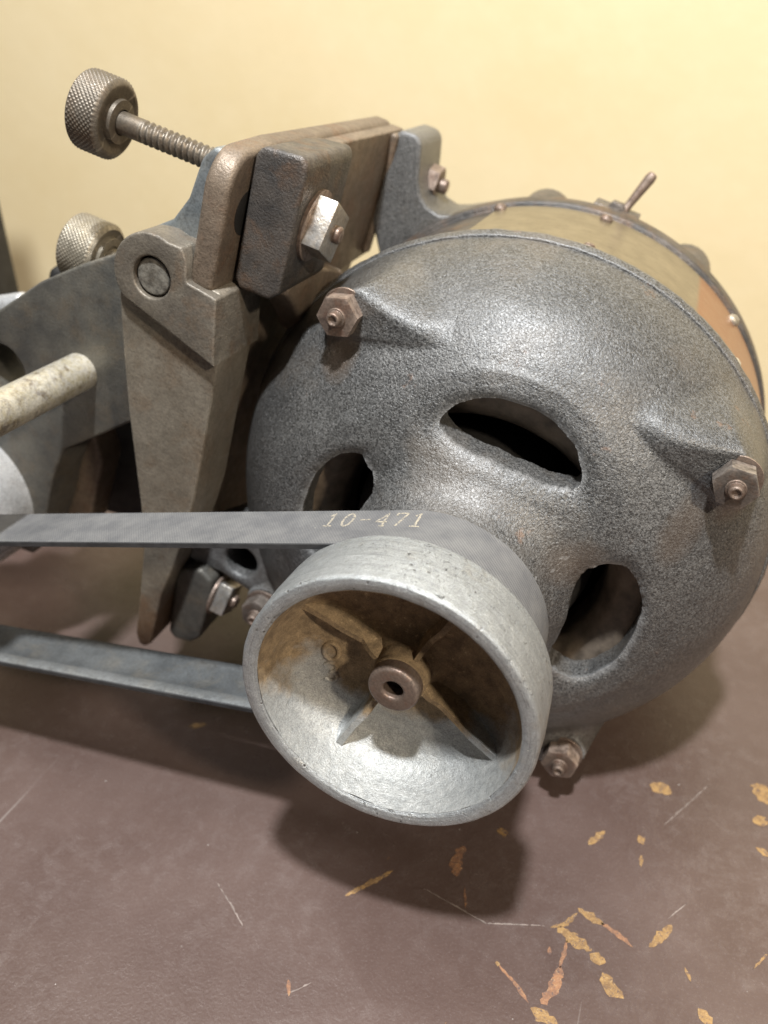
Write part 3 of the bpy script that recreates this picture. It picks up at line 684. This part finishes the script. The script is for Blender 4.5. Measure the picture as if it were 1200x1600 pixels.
# ---- knurled adjusting screws
def knob(name, x1, x0, yc, zc, R, shaft_end, rs, mat, thread=True):
    n = 300; rows = []
    L = x1-x0
    prof_ = [(0, 0.0, 0), (0, R-.22, 0), (.10, R-.08, 0)]
    m_ = 40
    prof_ += [(.14+(L-.30)*i/m_, R, 1) for i in range(m_+1)]
    prof_ += [(L-.08, R-.10, 0), (L, R-.22, 0), (L-.02, rs+.75, 0), (L-.10, rs+.55, 0), (L-.10, rs+.42, 0), (L+.16, rs+.38, 0), (L+.18, rs+.05, 0)]
    vs = []; fs = []
    for h, r, kn in prof_:
        for i in range(n):
            a = 2*pi*i/n; rr = r
            if kn:
                u = a*50/(2*pi); v = h/(2*pi*R/50)
                p1 = abs(((u+v) % 1)-.5)*2; p2 = abs(((u-v) % 1)-.5)*2
                rr = r-.055*(1-min(p1, p2)*1.0)
            vs.append((x0+h, yc+rr*cos(a), zc+rr*sin(a)))
    for j in range(len(prof_)-1):
        for i in range(n): fs.append((j*n+i, j*n+(i+1) % n, (j+1)*n+(i+1) % n, (j+1)*n+i))
    k_ = mk(name, vs, fs, mat, G, 60)
    # shaft with a real helical thread
    pr = []; x = x1+.1; vs = []; fs = []; n = 48
    Ls = shaft_end-x; rows = int(Ls/.04)
    for j in range(rows+1):
        h = j*.04
        for i in range(n):
            a = 2*pi*i/n; r = rs
            if thread and h > 1.05:
                ph = (h/.26-a/(2*pi)) % 1; r = rs+.02-.11*(1-abs(ph-.5)*2)
            vs.append((x+h, yc+r*cos(a), zc+r*sin(a)))
    for j in range(rows):
        for i in range(n): fs.append((j*n+i, j*n+(i+1) % n, (j+1)*n+(i+1) % n, (j+1)*n+i))
    mk('screw_shaft', vs, fs, mat, k_, 70)
    return k_
o = knob('adjusting_screw', -18.72, -20.15, 11.0, 10.85, 1.52, -14.0, .43, MAT['knob']); tag(o, 'upper knurled thumbscrew, dull grey brown')
o = knob('adjusting_screw', -19.5, -21.2, 12.4, 4.7, 1.50, -15.5, .55, MAT['knobpale'], False); tag(o, 'lower knurled thumbscrew, pale steel')

# ------------------------------------------------------------------ drive belt, looped round both pulleys
B = empty('drive_belt')
tag(B, 'grey fabric drive belt printed 10-471, looped round the back step of the cast pulley', 'belt')
R1, R2 = 4.30, 2.52; c1 = Vector((0, 0)); c2 = Vector((-30.0, -14.17))
dv = (c2-c1); D = dv.length; th = atan2(dv.y, dv.x); al = math.acos((R1-R2)/D)
path = []        # (point, outward normal, arclength)
aT, aB = th-al, th+al      # tangent angles: upper run and lower run
def add(pt, nrm): path.append((pt, nrm))
N1 = 90
span = 2*pi-2*al
for i in range(N1+1):       # round the big step: from lower tangent, over the right side, to the upper tangent
    a = aB+span*i/N1
    add(c1+Vector((cos(a), sin(a)))*R1, Vector((cos(a), sin(a))))
N2 = 60; e0 = c1+Vector((cos(aT), sin(aT)))*R1; e1 = c2+Vector((cos(aT), sin(aT)))*R2; nT = Vector((cos(aT), sin(aT)))
for i in range(1, N2+1): add(e0.lerp(e1, i/N2), nT)
for i in range(1, 41):
    a = aT+(2*al)*i/40
    add(c2+Vector((cos(a), sin(a)))*R2, Vector((cos(a), sin(a))))
f0 = c2+Vector((cos(aB), sin(aB)))*R2; f1 = c1+Vector((cos(aB), sin(aB)))*R1; nB = Vector((cos(aB), sin(aB)))
for i in range(1, N2): add(f0.lerp(f1, i/N2), nB)
Y0, Y1, TH = 3.15, 5.62, .24
# cross-section: outer face, edge, inner face in three strips (inset groove), edge
sec = [(Y0+.03, 0), (Y1-.03, 0), (Y1, -.03), (Y1, -TH+.03), (Y1-.05, -TH), (Y0+1.35, -TH), (Y0+1.22, -TH+.05), (Y0+.62, -TH+.05), (Y0+.52, -TH), (Y0+.05, -TH), (Y0, -TH+.03), (Y0, -.03)]
smat = [0, 2, 2, 2, 1, 1, 1, 3, 3, 2, 2, 2]
vs = []; fs = []; mi = []
for (p_, n_) in path:
    for (yy, off) in sec: q = p_+n_*off; vs.append((q.x, yy, q.y))
m_ = len(sec); NPp = len(path)
for j in range(NPp):
    for k in range(m_):
        fs.append((j*m_+k, j*m_+(k+1) % m_, ((j+1) % NPp)*m_+(k+1) % m_, ((j+1) % NPp)*m_+k)); mi.append(smat[k])
band = mk('belt_band', vs, fs, [MAT['beltout'], MAT['beltin'], MAT['beltedge'], MAT['beltpale']], B, 40)
for p_, i in zip(band.data.polygons, mi): p_.material_index = i
# printed number, stroked like a stencil typewriter face
Lp = [0]
for i in range(1, NPp): Lp.append(Lp[-1]+(path[i][0]-path[i-1][0]).length)
s_tan = Lp[N1]
def on_belt(s, y, h):
    """s: distance along the belt, measured from the upper tangent point, to the left"""
    s = s+s_tan
    i = max(0, min(NPp-2, next((k for k in range(NPp-1) if Lp[k+1] >= s), NPp-2)))
    t = (s-Lp[i])/(Lp[i+1]-Lp[i]); p0, n0 = path[i]; p1, n1 = path[i+1]
    p_ = p0.lerp(p1, t); n_ = n0.lerp(n1, t).normalized(); q = p_+n_*h; return (q.x, y, q.y)
GL = {'1': [[(.18, .78), (.5, 1.0), (.5, 0)], [(.15, 0), (.85, 0)]],
      '0': [[(.5+.36*cos(a*pi/10), .5+.5*sin(a*pi/10)) for a in range(21)]],
      '-': [[(.1, .5), (.9, .5)]],
      '4': [[(.72, 0), (.72, 1.0), (.1, .32), (.95, .32)], [(.5, 0), (.92, 0)]],
      '7': [[(.1, .82), (.1, 1.0), (.88, 1.0), (.42, 0)]]}
vs = []; fs = []
s0 = -.35; cw, chh, gap = .50, .92, .155; wd = .085
word = '10-471'; tot = len(word)*(cw+gap)-gap; sx0 = 3.12      # left end, cm left of the tangent point
ybase = 4.42
for ci, ch in enumerate(word):
    for st in GL[ch]:
        pts = []
        for (u0, v0), (u1, v1) in zip(st, st[1:]):
            k = max(1, int(hypot((u1-u0)*cw, (v1-v0)*chh)/.12))
            pts += [(u0+(u1-u0)*i/k, v0+(v1-v0)*i/k) for i in range(k)]
        pts.append(st[-1])
        base = len(vs)
        P2 = [Vector((ci*(cw+gap)+u*cw, v*chh)) for u, v in pts]
        for i, q in enumerate(P2):
            d = (P2[min(i+1, len(P2)-1)]-P2[max(i-1, 0)]); d = d.normalized() if d.length > 0 else Vector((1, 0)); nn = Vector((-d.y, d.x))
            ww = wd*.5*(1+.25*noise.noise(Vector((q.x*6, q.y*6, ci))))
            for s_ in (-1, 1):
                w_ = q+nn*ww*s_
                for h_ in (.008, -.01): vs.append(on_belt(sx0-w_.x, ybase+w_.y, h_))
        for i in range(len(P2)-1):
            a = base+i*4; fs += [(a, a+2, a+6, a+4), (a, a+4, a+5, a+1), (a+2, a+3, a+7, a+6)]
o = mk('printed_number', vs, fs, MAT['print'], B, 30); tag(o, 'cream printed characters 10-471')

# ------------------------------------------------------------------ dark blurred object at the left edge, standing on the bench behind
bgd = prism('machine_column', [(-48.7, 26.0), (-39.6, 26.0), (-39.6, 31.0), (-48.7, 31.0)], -12.1, 30, MAT['dark'], None, axis='z', bevel=.6)
bgd.location = (-40*CM, 28*CM, 0)
for v in bgd.data.vertices: v.co += Vector((40*CM, -28*CM, TABLE*CM))
tag(bgd, 'black upright machine part standing behind at the left edge of the picture', 'machine column')
